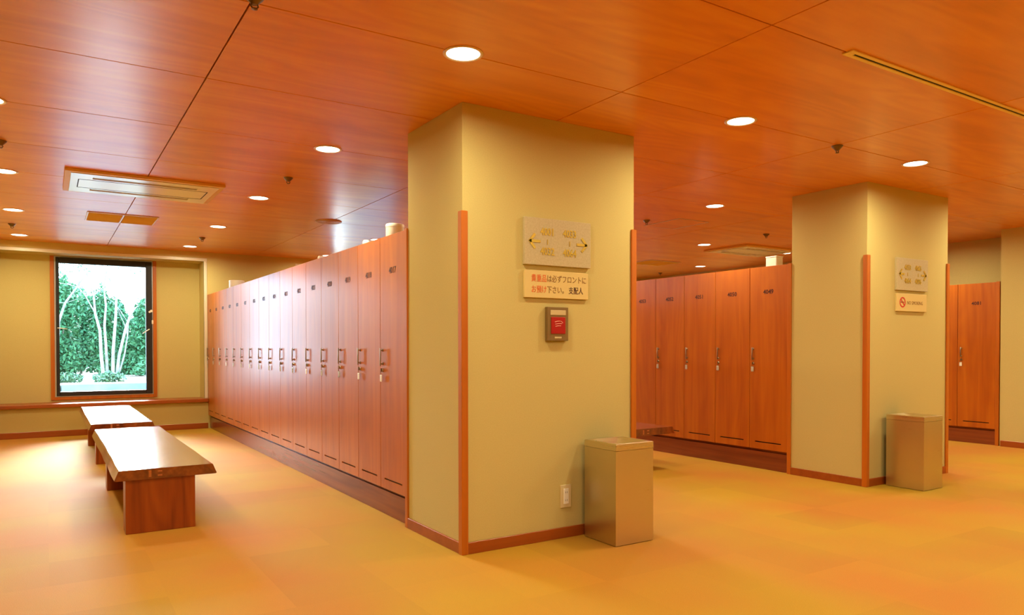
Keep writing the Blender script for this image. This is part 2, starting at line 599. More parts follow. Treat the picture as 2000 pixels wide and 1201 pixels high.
def bead_for(n, a, b2):
    m = MB()
    wd = 0.046
    m.box(a, YN - .008, ZT, b2 + wd, YN + .03, ZT + wd, .004)
    m.box(b2, YN - .008, ZS + .052, b2 + wd, YN + .03, ZT, .004)
    if n > 1:
        m.box(a - wd, YN - .008, ZS + .052, a, YN + .03, ZT + wd, .004)
    struct('trim_%d' % n, m, MT['bead'], ['', 'pale corner bead edging the window recess', 'pale corner bead in the middle aisle recess', 'pale corner bead in the right aisle recess'][n], 'trim')
for i, (a, b2, wx) in enumerate(BAYS):
    bead_for(i + 1, a, b2)
    s = MB().box(a if i else a, YN - .075, ZS, b2 + .046, YB, ZS + .05, .006, 2)
    struct('trim_%d' % (i + 4), s, MT['edgex'], ['long brown wooden window sill board', 'wooden sill board hidden in the middle aisle', 'wooden sill board hidden in the right aisle'][i], 'sill')
    s = MB().box(a, YN - .014, 0, b2 + .046, YN, .085, .003)
    struct('baseboard_back_%d' % (i + 1), s, MT['edgex'], ['brown baseboard below the window sill', 'brown baseboard hidden in the middle aisle', 'brown baseboard hidden in the right aisle'][i], 'baseboard')
struct('baseboard_right', MB().box(XR - .014, Y0, 0, XR, 4.44, .075, .003), MT['edgey'], 'brown baseboard along the wall at the right edge', 'baseboard')

# windows
def window(n, wx, label):
    t = thing('window_%d' % n, label, 'window', (wx + WW / 2, YB, 0), kind='structure')
    x0, x1 = -WW / 2, WW / 2
    z0, z1 = WZ0, WZ1
    m = MB()
    m.box(x0, -.018, z0, x0 + .05, .05, z1, .003)
    m.box(x1 - .05, -.018, z0, x1, .05, z1, .003)
    m.box(x0 + .05, -.018, z0, x1 - .05, .05, z0 + .045, .003)
    m.build('window_casing', MT['edge'], t)
    # aluminium outer frame
    a0, a1, b0, b1 = x0 + .05, x1 - .05, z0 + .045, z1 - .005
    m = MB()
    m.box(a0, -.004, b0, a0 + .02, .07, b1)
    m.box(a1 - .014, -.004, b0, a1, .07, b1)
    m.box(a0 + .02, -.004, b0, a1 - .014, .07, b0 + .012)
    m.box(a0 + .02, -.004, b1 - .014, a1 - .014, .07, b1)
    m.build('outer_frame', MT['alu'], t)
    # black sash
    c0, c1, d0, d1 = a0 + .02, a1 - .014, b0 + .012, b1 - .014
    m = MB()
    m.box(c0, -.03, d0, c0 + .042, .045, d1, .004)
    m.box(c1 - .086, -.03, d0, c1, .045, d1, .004)
    m.box(c0 + .042, -.03, d0, c1 - .086, .045, d0 + .060, .004)
    m.box(c0 + .042, -.03, d1 - .085, c1 - .086, .045, d1, .004)
    s = m.build('sash', MT['black'], t)
    MB().box(c0 + .040, .008, d0 + .058, c1 - .084, .014, d1 - .083).build('pane', MT['glass'], t)
    # levers and latch
    MB().tube([(c1 - .045, -.034, 1.52), (c1 - .045, -.055, 1.52), (c1 - .075, -.062, 1.50), (c1 - .135, -.066, 1.455)], [.008, .008, .007, .006]).build('sash_lever', MT['white'], s, smooth=True)
    MB().tube([(c0 + .02, -.034, 1.525), (c0 + .02, -.052, 1.525), (c0 + .06, -.06, 1.522), (c0 + .135, -.06, 1.512)], [.007, .007, .006, .005]).build('sash_lever', MT['white'], s, smooth=True)
    m = MB().lathe([(.019, 0), (.019, .012), (.012, .018)], (c1 - .012, -.044, 1.80), 16, 'y')
    m.lathe([(.015, 0), (.015, .012)], (c1 - .036, -.042, 1.785), 14, 'y')
    m.box(c1 - .008, -.046, 1.60, c1 + .014, -.02, 1.66, .004)
    m.build('sash_latch', MT['white'], s, smooth=True)
    # light portal: makes the daylight through this opening sample cleanly
    pd = bpy.data.lights.new('portal', 'AREA')
    pd.shape = 'RECTANGLE'
    pd.size = WW - .2
    pd.size_y = WZ1 - WZ0 - .15
    pd.cycles.is_portal = True
    po = bpy.data.objects.new('portal', pd)
    COL.objects.link(po)
    po.location = (wx + WW / 2, YB + .12, (WZ0 + WZ1) / 2)
    po.rotation_euler = (PI / 2, 0, PI)
    po.rotation_euler = Vector((0, -1, 0)).to_track_quat('-Z', 'Y').to_euler()
for i, (a, b2, wx) in enumerate(BAYS):
    window(i + 1, wx, ['tall black-framed window looking onto the garden', 'window at the end of the middle aisle', 'window at the end of the right aisle'][i])

# ------------------------------------------------------------------ pillars
def pillar(x, y, label, side_base_label):
    t = thing('pillar', label, 'pillar', (x + PW / 2, y + PD / 2, 0))
    hx, hy = PW / 2, PD / 2
    MB().box(-hx, -hy, 0, hx, hy, H, .002).build('shaft', MT['wall'], t)
    e = 0.012
    m = MB()
    m.box(-hx - e, -hy - e, 0, hx + e, -hy, .07, .002)
    m.box(-hx - e, -hy, 0, -hx, hy, .07, .002)
    m.box(hx, -hy, 0, hx + e, hy, .07, .002)
    m.build('baseboard', MT['edgex'], t)
    g = 0.012
    for s in (-1, 1):
        g = .0145
        poly = [(-g, -g), (.030, -g), (.030, 0), (0, 0), (0, .032), (-g, .032)]
        if s == 1:
            poly = [(-px, py) for px, py in poly][::-1]
        MB().prism([(s * hx + px, -hy + py) for px, py in poly], 0, 2.055, bev=.003).build('corner_guard', MT['edge'], t)
    return t
pillar(BX, BY, 'large beige square pillar in the centre with two wooden corner guards', '')
pillar(CX, CY, 'beige square pillar farther right with wooden corner guards', '')

# ------------------------------------------------------------------ lockers
def locker_parts():
    """everything of a locker but its digits; front plane is x = 0, faces -X"""
    hw = LW / 2
    g = .0022
    m = MB()
    m.box(.024, -hw + .0008, .19, LD, hw - .0008, LH)
    m.box(.045, -hw + .0008, 0, LD, hw - .0008, .19)
    carc = m.mesh('carcass', MT['kick'])
    # door with a real vent slot through it
    z0, z1 = .205, LH - .001
    y0, y1 = -hw + g, hw - g
    s0, s1, t0, t1 = -.158, .158, .272, .283
    bm = bmesh.new()
    def ring(x, pts):
        return [bm.verts.new((x, a, b2)) for a, b2 in pts]
    outer = [(y0, z0), (y1, z0), (y1, z1), (y0, z1)]
    inner = [(s0, t0), (s1, t0), (s1, t1), (s0, t1)]
    bv = .002
    of = ring(0, [(y0 + bv, z0 + bv), (y1 - bv, z0 + bv), (y1 - bv, z1 - bv), (y0 + bv, z1 - bv)])
    om = ring(bv, outer)
    ob_ = ring(.020, outer)
    inf = ring(0, inner)
    inb = ring(.020, inner)
    for i in range(4):
        j = (i + 1) % 4
        bm.faces.new((of[i], inf[i], inf[j], of[j]))
        bm.faces.new((of[i], of[j], om[j], om[i]))
        bm.faces.new((om[i], om[j], ob_[j], ob_[i]))
        bm.faces.new((inf[i], inb[i], inb[j], inf[j]))
        bm.faces.new((ob_[i], ob_[j], inb[j], inb[i]))
    bmesh.ops.recalc_face_normals(bm, faces=bm.faces)
    door = bpy.data.meshes.new('door')
    bm.to_mesh(door)
    bm.free()
    door.materials.append(MT['door'])
    slot = MB().box(.012, s0 - .004, t0 - .004, .0235, s1 + .004, t1 + .004).mesh('vent_slot', MT['dark'])
    yh = hw - .048
    m = MB()
    m.lathe([(.011, 0), (.011, .004), (.005, .008), (.005, .019)], (0, yh, 1.222), 12, 'x')
    m.lathe([(.011, 0), (.011, .004), (.005, .008), (.005, .019)], (0, yh, 1.122), 12, 'x')
    bmesh.ops.scale(m.bm, vec=(-1, 1, 1), verts=m.bm.verts)
    bmesh.ops.reverse_faces(m.bm, faces=m.bm.faces)
    m.box(-.025, yh - .007, 1.106, -.016, yh + .007, 1.238, .003, 2)
    handle = m.mesh('pull_handle', MT['steel'], True)
    m = MB().lathe([(.014, 0), (.014, .006), (.011, .010)], (0, yh, 1.075), 14, 'x')
    bmesh.ops.scale(m.bm, vec=(-1, 1, 1), verts=m.bm.verts)
    bmesh.ops.reverse_faces(m.bm, faces=m.bm.faces)
    lock = m.mesh('lock', MT['steel'], True)
    m = MB()
    m.box(-.020, yh - .002, 1.062, -.010, yh + .002, 1.088, .001)
    m.tube([(-.018, yh, 1.066), (-.020, yh, 1.050), (-.016, yh, 1.040)], .0018, 6)
    key = m.mesh('key', MT['steel'])
    fob = MB().box(-.020, yh - .016, .990, -.012, yh + .016, 1.042, .005, 2).mesh('key_fob', MT['white'])
    return carc, door, slot, handle, lock, key, fob
PARTS = locker_parts()
def digits_mesh(num):
    me = text_mesh(str(num), .062, .0006, 'number_digits', fat=.0012)
    place_text(me, MT['darkbrown'], FACE_NEG_X, Vector((-.0008, 0, 1.795)))
    return me
def new_locker():
    t = thing('locker', 'locker', 'locker')
    carc, door, slot, handle, lock, key, fob = PARTS
    link('carcass', carc, t)
    d = link('door', door, t)
    link('vent_slot', slot, d)
    link('pull_handle', handle, d)
    link('lock', lock, d)
    link('number_digits', digits_mesh(4017), d)
    return t
PROTO = new_locker()
used = [False]
def put_locker(x, y, rz, num, label, group, key=True):
    if used[0]:
        t = copy_tree(PROTO)
    else:
        t = PROTO
        used[0] = True
    t.location = (x, y, 0)
    t.rotation_euler = (0, 0, rz)
    t['label'] = label
    t['group'] = group
    d = [c for c in t.children if c.name.startswith('door')][0]
    n = [c for c in d.children if c.name.startswith('number_digits')][0]
    n.data = digits_mesh(num)
    if key:
        k = link('key', PARTS[5], d)
        link('key_fob', PARTS[6], d)['label'] = 'white key fob'
    return t
R1Y = 4.662
nokey = {1, 4, 9, 12}
for k in range(16):
    put_locker(BX, R1Y + LW * (k + .5), 0, 4017 + k,
               '%s locker from the central pillar in the long left row' % ORD[k],
               'lockers of the long row left of the central pillar', k not in nokey)
R2Y = 4.606
for k in range(16):
    put_locker(CX, R2Y + LW * (k + .5), 0, 4049 + k,
               '%s orange locker from the farther pillar, in the middle aisle row' % ORD[k],
               'lockers of the middle aisle row', True)
R3Y = 4.505
for k in range(16):
    put_locker(10.052, R3Y + LW * (k + .5), 0, 4081 + k,
               '%s orange wood locker in the niche at the right edge' % ORD[k],
               'lockers in the right-hand niche', True)
for k in range(16):
    put_locker(BX + PW, R1Y + LW * (k + .5), PI, 4048 - k,
               'wooden locker on the hidden side of the row behind the central pillar',
               'lockers hidden behind the central pillar', True)

def end_panel(x, y, label, proud=.012):
    m = MB().box(-proud, -.020, 0, LD, .020, LH + .004, .002)
    return tag(m.build('end_panel', MT['edge'], loc=(x, y, 0)), label, 'panel', 'upright end panels of the locker rows')
end_panel(BX, BY + PD + .0205, 'upright wooden end panel between the central pillar and its first locker')
end_panel(CX, CY + PD + .0205, 'upright wooden end panel between the farther pillar and its first locker')
end_panel(10.052, 4.484, 'upright wooden end panel at the right-hand locker niche')

def kick(x, y0, y1, label, g):
    m = MB().box(.028, y0 + .001, 0, .0445, y1 - .001, .176, .002)
    return tag(m.build('kickboard', MT['kick'], loc=(x, 0, 0)), label, 'kickboard', g)
g1 = 'kickboards under the locker rows'
kick(BX, R1Y, R1Y + 8 * LW, 'near half of the dark glossy kickboard under the long left locker row', g1)
kick(BX, R1Y + 8 * LW, R1Y + 16 * LW, 'far half of the dark glossy kickboard under the long left locker row', g1)
kick(CX, R2Y, R2Y + 16 * LW, 'dark glossy kickboard under the middle aisle lockers', g1)
kick(10.052, R3Y, R3Y + 16 * LW, 'reddish kickboard under the lockers at the right edge', g1)

# ------------------------------------------------------------------ benches
def bench(x0, y0, y1, legs, label, name='bench', xw=.585):
    """solid board bench; legs = list of y of the leg fronts"""
    yc = (y0 + y1) / 2
    xc = x0 + xw / 2
    t = thing('bench', label, 'bench', (xc, yc, 0), group='low wooden benches in the aisles')
    zt, zb = .432, .362
    hw = xw / 2
    # waney-edged board: profile swept along y with small random waviness
    bm = bmesh.new()
    n = 26
    rings = []
    L = y1 - y0
    for i in range(n + 1):
        s = -L / 2 + L * i / n
        wl = .006 * noise.noise(Vector((s * 2.1, y0, 0)))
        wr_ = .006 * noise.noise(Vector((s * 2.3, y0 + 9, 3)))
        pr = [(-hw + wl, zt - .004), (-hw + .006 + wl, zt), (hw - .006 + wr_, zt), (hw + wr_, zt - .004),
              (hw + .010 + wr_, zt - .030), (hw + .024 + wr_, zb + .006), (hw + .018 + wr_, zb),
              (-hw - .018 + wl, zb), (-hw - .024 + wl, zb + .006), (-hw - .010 + wl, zt - .030)]
        rings.append([bm.verts.new((a, s, b2)) for a, b2 in pr])
    for a, b2 in zip(rings, rings[1:]):
        for k in range(10):
            bm.faces.new((a[k], a[(k + 1) % 10], b2[(k + 1) % 10], b2[k]))
    bm.faces.new(rings[0])
    bm.faces.new(rings[-1])
    bmesh.ops.recalc_face_normals(bm, faces=bm.faces)
    me = bpy.data.meshes.new('seat_board')
    bm.to_mesh(me)
    bm.free()
    me.materials.append(MT['bench'])
    bd = link('seat_board', me, t)
    ye = -L / 2
    m = MB().box(-.115, ye - .0015, .375, -.098, ye + .02, .420, .001)
    m.build('end_inlay', MT['inlay'], bd)
    m = MB().box(-.060, ye - .0015, .405, -.032, ye + .02, .416, .001).box(-.060, ye - .0015, .378, -.032, ye + .02, .388, .001)
    m.build('end_inlay', MT['inlay'], bd)
    lx0 = .427 - x0 if name == 'bench' else .045
    for ly in legs:
        m = MB().box(-hw + .04, ly - yc, 0, hw - .115, ly - yc + .17, .3618, .003)
        m.build('leg', MT['benchleg'], t)
    # rail between the legs
    if len(legs) > 1:
        MB().box(-.045, legs[0] - yc + .17, .262, .0, legs[-1] - yc, .3618, .002).build('rail', MT['benchleg'], t)
    return t
bench(.392, 5.440, 8.33, [5.462, 7.24], 'nearer low wooden bench with a waney-edged board')
bench(.392, 8.90, 11.62, [8.93, 10.66], 'farther low wooden bench close to the window, top glaring white')
bench(4.80, 5.42, 8.30, [5.90, 7.64], 'wooden bench in the middle aisle, half hidden behind the central pillar and bin')

# ------------------------------------------------------------------ litter bins
def litter_bin(x0, y0, label, wx=.312, wy=.312):
    t = thing('litter_bin', label, 'bin', (x0 + wx / 2, y0 + wy / 2, 0), group='square stainless litter bins by the pillars')
    h = .640
    a, c = wx / 2, wy / 2
    th = .006
    m = MB()
    m.box(-a, -c, .004, a, -c + th, h - .045)
    m.box(-a, c - th, .004, a, c, h - .045)
    m.box(-a, -c + th, .004, -a + th, c - th, h - .045)
    m.box(a - th, -c + th, .004, a, c - th, h - .045)
    m.box(-a + th, -c + th, .004, a - th, c - th, .012)
    m.build('body', MT['bin'], t)
    # lid: rim with a sloping throat
    bm = bmesh.new()
    def rg(hx, hy, z, r=0.0, n=6):
        pts = []
        for sx_, sy_, a0 in ((1, 1, 0), (-1, 1, 90), (-1, -1, 180), (1, -1, 270)):
            for k in range(n + 1):
                an = math.radians(a0 + 90 * k / n)
                pts.append(bm.verts.new((sx_ * (hx - r) + r * math.cos(an), sy_ * (hy - r) + r * math.sin(an), z)))
        return pts
    R = [rg(a + .0015, c + .0015, h - .043, .003), rg(a + .0015, c + .0015, h - .003, .003), rg(a - .004, c - .004, h, .004), rg(a - .020, c - .020, h, .03),
         rg(a - .070, c - .075, h - .034, .05), rg(a - .075, c - .08, h - .060, .05)]
    for p, q in zip(R, R[1:]):
        n = len(p)
        for k in range(n):
            bm.faces.new((p[k], p[(k + 1) % n], q[(k + 1) % n], q[k]))
    bmesh.ops.recalc_face_normals(bm, faces=bm.faces)
    me = bpy.data.meshes.new('lid')
    bm.to_mesh(me)
    bm.free()
    me.materials.append(MT['binlid'])
    link('lid', me, t)
    MB().box(-a + th, -c + th, h - .105, a - th, c - th, h - .10).build('liner', MT['dark'], t)
    MB().box(-a + .012, -c + .012, 0, a - .012, c - .012, .0045).build('base', MT['black'], t)
    return t
litter_bin(2.972, 3.480, 'square brushed steel litter bin against the central pillar')
litter_bin(6.346, 3.402, 'square brushed steel litter bin against the farther pillar', .30, .335)

# ------------------------------------------------------------------ signs
def arrow_mesh(mb, cx, cz, s, y, right=True, th=.007):
    k = 1 if right else -1
    w2 = .0085
    def bar(p, q):
        p = Vector((p[0], 0, p[1])); q = Vector((q[0], 0, q[1]))
        d = (q - p).normalized() * 1
        n = Vector((-d.z, 0, d.x)) * w2
        e = d * w2 * .6
        poly = [p - e - n, q + e - n, q + e + n, p - e + n]
        t = bmesh.new()
        a = [t.verts.new((v.x, y - th / 2, v.z)) for v in poly]
        c = [t.verts.new((v.x, y + th / 2, v.z)) for v in poly]
        t.faces.new(a); t.faces.new(c)
        for i in range(4):
            t.faces.new((a[i], a[(i + 1) % 4], c[(i + 1) % 4], c[i]))
        bmesh.ops.recalc_face_normals(t, faces=t.faces)
        mb._merge(t)
    bar((cx - k * s * .5, cz), (cx + k * s * .45, cz))
    bar((cx + k * s * .02, cz + s * .55), (cx + k * s * .5, cz))
    bar((cx + k * s * .02, cz - s * .55), (cx + k * s * .5, cz))

def range_sign(x0, x1, z0, z1, y, nums, label):
    xc, zc = (x0 + x1) / 2, (z0 + z1) / 2
    hw, hh = (x1 - x0) / 2, (z1 - z0) / 2
    t = thing('direction_sign', label, 'sign', (xc, y, zc), group='locker number direction signs')
    MB().box(-hw, -.024, -hh, hw, -.0005, hh, .002).build('plate', MT['sign'], t)
    yf = -.0255
    m = MB()
    arrow_mesh(m, -hw + .075, 0, .075, yf, False, .003)
    m.build('left_arrow', MT['brass'], t)
    m = MB()
    arrow_mesh(m, hw - .075, 0, .075, yf, True, .003)
    m.build('right_arrow', MT['brass'], t)
    for xx, a, c in ((-.088, nums[0], nums[1]), (.088, nums[2], nums[3])):
        for s, zz in ((a, .062), (c, -.062)):
            me = text_mesh(s, .066, .0012, 'brass_digits', xs=.82, fat=.0014)
            place_text(me, MT['brass'], FACE_NEG_Y, Vector((xx, yf, zz)))
            link('brass_digits', me, t)
        MB().box(xx - .0025, yf - .0012, -.016, xx + .0025, yf + .0012, .016).build('range_dash', MT['brass'], t)
    return t
range_sign(2.522, 3.045, 1.763, 2.060, BY, ('4001', '4032', '4033', '4064'), 'grey-beige plate with brass locker numbers and two arrows on the central pillar')
range_sign(6.550, 7.070, 1.763, 2.060, CY, ('4033', '4064', '4065', '4096'), 'grey-beige plate with locker numbers and two arrows on the farther pillar')

def plate(name, x0, x1, z0, z1, y, mat, label, cat, th=.018):
    xc, zc = (x0 + x1) / 2, (z0 + z1) / 2
    hw, hh = (x1 - x0) / 2, (z1 - z0) / 2
    t = thing(name, label, cat, (xc, y, zc))
    MB().box(-hw, -th, -hh, hw, -.0005, hh, .002).build('plate', mat, t)
    return t, hw, hh
t, hw, hh = plate('notice_plate', 2.524, 3.029, 1.556, 1.730, BY, MT['signcream'], 'cream notice plate with two lines of Japanese writing', 'sign')
def put_line(t, parts, size, x, z, yf, xs=1.0):
    """parts: list of (string, material); each glyph is a full-width cell"""
    cell = size * .82 * xs
    for s, mt in parts:
        me = text_mesh(s, size, .0006, 'lettering', 'LEFT', xs)
        place_text(me, mt, FACE_NEG_Y, Vector((x, yf, z)))
        link('lettering', me, t)
        wmax = max((v.co.x for v in me.vertices), default=x)
        x = max(wmax + size * .06, x)
    return x
yf = -.0188
put_line(t, [('貴重品', MT['orangeprint']), ('は必ずフロントに', MT['olive'])], .050, -hw + .050, .034, yf, .80)
put_line(t, [('お預け', MT['orangeprint']), ('下さい。', MT['olive'])], .050, -hw + .050, -.036, yf, .80)
put_line(t, [('支配人', MT['darkbrown'])], .050, .090, -.036, yf, .80)

t, hw, hh = plate('no_smoking_plate', 6.558, 7.060, 1.570, 1.735, CY, MT['signcream'], 'cream plate with a red no smoking symbol and the words NO SMOKING', 'sign')
m = MB()
n = 36
def ringmesh(mb, cx, cz, r0, r1, y0, y1, n=36):
    t2 = bmesh.new()
    vs = []
    for k in range(n):
        a = 2 * PI * k / n
        vs.append([t2.verts.new((cx + r * math.cos(a), yy, cz + r * math.sin(a))) for r in (r0, r1) for yy in (y0, y1)])
    for k in range(n):
        a, c = vs[k], vs[(k + 1) % n]
        t2.faces.new((a[0], a[2], c[2], c[0]))
        t2.faces.new((a[2], a[3], c[3], c[2]))
        t2.faces.new((a[3], a[1], c[1], c[3]))
        t2.faces.new((a[1], a[0], c[0], c[1]))
    bmesh.ops.recalc_face_normals(t2, faces=t2.faces)
    mb._merge(t2)
ringmesh(m, -.158, 0, .036, .048, -.0200, -.0182)
d = Vector((1, 0, -1)).normalized()
t2 = bmesh.new()
pts = [Vector((-.158, 0, 0)) + d * s * .04 + Vector((d.z, 0, -d.x)) * q * -.005 for s, q in ((-1, -1), (1, -1), (1, 1), (-1, 1))]
a = [t2.verts.new((p.x, -.0204, p.z)) for p in pts]
c = [t2.verts.new((p.x, -.0182, p.z)) for p in pts]
t2.faces.new(a); t2.faces.new(c)
for i in range(4):
    t2.faces.new((a[i], a[(i + 1) % 4], c[(i + 1) % 4], c[i]))
bmesh.ops.recalc_face_normals(t2, faces=t2.faces)
m._merge(t2)
m.build('prohibition_ring', MT['redprint'], t)
MB().box(-.186, -.0190, -.006, -.132, -.0181, .006).build('cigarette_symbol', MT['olive'], t)
me = text_mesh('NO SMOKING', .046, .0005, 'lettering', 'LEFT', .92)
place_text(me, MT['olive'], FACE_NEG_Y, Vector((-.085, -.0186, -.004)))
link('lettering', me, t)

# emergency call box, outlet
t, hw, hh = plate('call_button', 2.692, 2.857, 1.284, 1.500, BY, MT['bronze'], 'small bronze wall box with a red square button below the notice plate', 'call button', .030)
MB().box(-hw + .022, -.0335, hh - .052, hw - .022, -.029, hh - .020, .002).build('name_strip', MT['paleplate'], t)
rb = MB().box(-hw + .026, -.036, -hh + .044, hw - .026, -.029, hh - .064, .003).build('red_button', MT['red'], t)
m = MB()
for (xa, za, xb, zb2) in ((-.030, .012, .010, .018), (.012, .018, .034, .006), (-.028, -.002, .026, .002), (-.026, -.016, .018, -.012)):
    m.tube([(xa, -.0362, za), ((xa + xb) / 2, -.0364, (za + zb2) / 2 + .002), (xb, -.0362, zb2)], .0022, 6)
m.build('button_print', MT['pinkprint'], rb)
MB().box(-.028, -.0325, -hh + .014, .028, -.029, -hh + .026, .002).build('lower_slot', MT['paleplate'], t)

t, hw, hh = plate('wall_outlet', 2.812, 2.895, .197, .345, BY, MT['cream'], 'cream wall outlet low on the central pillar beside the bin', 'outlet', .009)
ins = MB().box(-.020, -.0135, -.050, .020, -.008, .050, .002).build('socket_insert', MT['white'], t)
m = MB()
for zz in (-.026, .026):
    for xx in (-.0075, .0055):
        m.box(xx, -.0142, zz - .006, xx + .002, -.0132, zz + .006)
m.build('socket_slots', MT['dark'], ins)

# ------------------------------------------------------------------ ceiling fittings
def ring_profile():
    m = MB().lathe([(.083, 0), (.100, 0), (.101, -.003), (.096, -.007), (.086, -.006), (.083, -.003)], (0, 0, 0), 40, cap=False)
    return m.mesh('trim_ring', MT['ring'], True)
RING = ring_profile()
LENS = MB().lathe([(0, -.0045), (.060, -.0040), (.0835, -.0025), (.0835, -.0005), (0, -.0005)], (0, 0, 0), 40, cap=False).mesh('lens', MT['lamp'], True)
LDATA = bpy.data.lights.new('downlight_lamp', 'AREA')
LDATA.shape = 'DISK'
LDATA.size = .15
LDATA.energy = LAMP_WATT
LDATA.color = LAMP_COL
LDATA.spread = math.radians(172)
def downlight(x, y, label):
    t = thing('downlight', label, 'ceiling light', (x, y, H), group='round ceiling downlights')
    link('trim_ring', RING, t)
    link('lens', LENS, t)
    lo = bpy.data.objects.new('lamp', LDATA)
    COL.objects.link(lo)
    lo.parent = t
    lo.location = (0, 0, -.012)
    return t
LX = [-.285, 1.757, 3.790, 5.840, 7.920, 9.985]
LX[5] = 9.70
LY = [-.90, 1.17, 3.215, 5.285, 7.360, 9.370, 11.41]
colname = ['at the left edge of the picture', 'left of the central pillar', 'over the open floor right of the central pillar',
           'above the middle aisle lockers', 'right of the farther pillar', 'above the right-hand lockers']
LLAB = {(0, 3): 'round downlight cut by the left edge, nearest of that line', (0, 4): 'round downlight at the left edge, second nearest of that line',
        (0, 5): 'round downlight at the left edge, above the window wall, third of that line', (0, 6): 'round downlight at the far left just above the window recess',
        (1, 2): 'largest, nearest round downlight in front of the central pillar', (1, 3): 'round downlight left of the central pillar, second of its line',
        (1, 4): 'round downlight beside the air conditioning cassette end', (1, 5): 'round downlight over the far lockers, fourth of its line',
        (1, 6): 'smallest round downlight close to the window wall', (2, 2): 'round downlight between the two pillars in the open ceiling',
        (3, 2): 'round downlight directly above the farther pillar', (3, 3): 'round downlight over the middle aisle, largest of three there',
        (4, 4): 'middle of the three downlights over the middle aisle', (5, 5): 'smallest and farthest downlight over the middle aisle',
        (4, 2): 'round downlight cut by the right edge of the picture'}
for i, x in enumerate(LX):
    for j, y in enumerate(LY):
        xx = x
        if (i, j) == (5, 5):
            xx = 9.985
        downlight(xx, y, LLAB.get((i, j), 'round downlight out of the picture in line %d, place %d' % (i + 1, j + 1)))

def sprinkler(x, y, label):
    t = thing('sprinkler', label, 'sprinkler', (x, y, H), group='brass ceiling sprinklers')
    MB().lathe([(.0, 0), (.040, 0), (.040, -.004), (.034, -.012), (.020, -.026), (.014, -.034), (0, -.034)], (0, 0, 0), 24, cap=False).build('escutcheon', MT['oldbrass'], t, smooth=True)
    m = MB()
    for s in (-1, 1):
        m.tube([(s * .012, 0, -.032), (s * .015, 0, -.040), (s * .006, 0, -.050)], .0036, 6)
    m.build('yoke', MT['oldbrass'], t)
    MB().lathe([(0, -.047), (.013, -.049), (.013, -.052), (0, -.055)], (0, 0, 0), 16, cap=False).build('deflector', MT['oldbrass'], t)
    return t
for x, y, l in [(.742, 3.160, 'brass sprinkler cut by the top edge at the crossing of ceiling joints'), (1.765, 6.36, 'dark sprinkler left of the central pillar between two downlights'),
                (-.33, 10.45, 'small dark sprinkler at the far left'), (1.756, 10.43, 'small dark sprinkler near the window wall'),
                (4.854, 3.24, 'dark sprinkler in the open ceiling between the two pillars'), (5.836, 6.30, 'dark sprinkler just right of the central pillar'),
                (7.863, 6.25, 'dark sprinkler above the white box on the middle lockers'), (10.2, 10.62, 'tiny dark sprinkler low over the middle aisle'),
                (-.262, 6.30, 'dark sprinkler cut by the left edge')]:
    sprinkler(x, y, l)
# big smoke detector ring around the nearest sprinkler
def smoke(x, y, label):
    t = thing('smoke_detector', label, 'detector', (x, y, H))
    MB().lathe([(0, 0), (.075, 0), (.075, -.010), (.060, -.026), (.050, -.030), (0, -.030)], (0, 0, 0), 32, cap=False).build('housing', MT['oldbrass'], t, smooth=True)
    return t

def ac_unit(x0, x1, y0, y1, label):
    xc, yc = (x0 + x1) / 2, (y0 + y1) / 2
    a, c = (x1 - x0) / 2, (y1 - y0) / 2
    t = thing('air_conditioner', label, 'air conditioner', (xc, yc, H), group='ceiling cassette air conditioners')
    m = MB()
    e = .045
    m.box(-a, -c, -.024, a, -c + e, -.0005, .002)
    m.box(-a, c - e, -.024, a, c, -.0005, .002)
    m.box(-a, -c + e, -.024, -a + e, c - e, -.0005, .002)
    m.box(a - e, -c + e, -.024, a, c - e, -.0005, .002)
    m.build('surround', MT['tan'], t)
    # face with two long outlets and a central intake outline
    f = MB()
    ai, ci = a - e, c - e
    s0, s1 = c * .50, c * .66          # slot band in |y|
    sx_ = ai - .16
    f.box(-ai, -s0, -.030, ai, s0, -.004)
    for s in (-1, 1):
        ya, yb = (s1, ci) if s > 0 else (-ci, -s1)
        f.box(-ai, ya, -.030, ai, yb, -.004)
        ya, yb = (s0, s1) if s > 0 else (-s1, -s0)
        f.box(-ai, ya, -.030, -sx_, yb, -.004)
        f.box(sx_, ya, -.030, ai, yb, -.004)
    f.build('face_panel', MT['vent'], t)
    for s in (-1, 1):
        MB().box(-sx_, min(s * s0, s * s1), -.012, sx_, max(s * s0, s * s1), -.008).build('air_slot', MT['dark'], t)
        ym = s * (s0 + s1) / 2
        MB().box(-sx_ + .01, ym - .012, -.0285, sx_ - .01, ym - .006, -.012).build('louvre', MT['vent'], t)
    m = MB()
    g0, g1 = ai - .06, s0 - .045
    for ya in (-g1, g1):
        m.box(-g0, ya - .004, -.0312, g0, ya + .004, -.0295)
    for xa in (-g0, g0):
        m.box(xa - .004, -g1, -.0312, xa + .004, g1, -.0295)
    m.build('intake_joint', MT['dark'], t)
    return t
ac_unit(.137, 1.368, 6.945, 7.850, 'cream ceiling cassette air conditioner with long slots, above the benches')
ac_unit(8.38, 9.61, 6.99, 7.80, 'cream ceiling cassette air conditioner seen edge-on above the middle lockers')

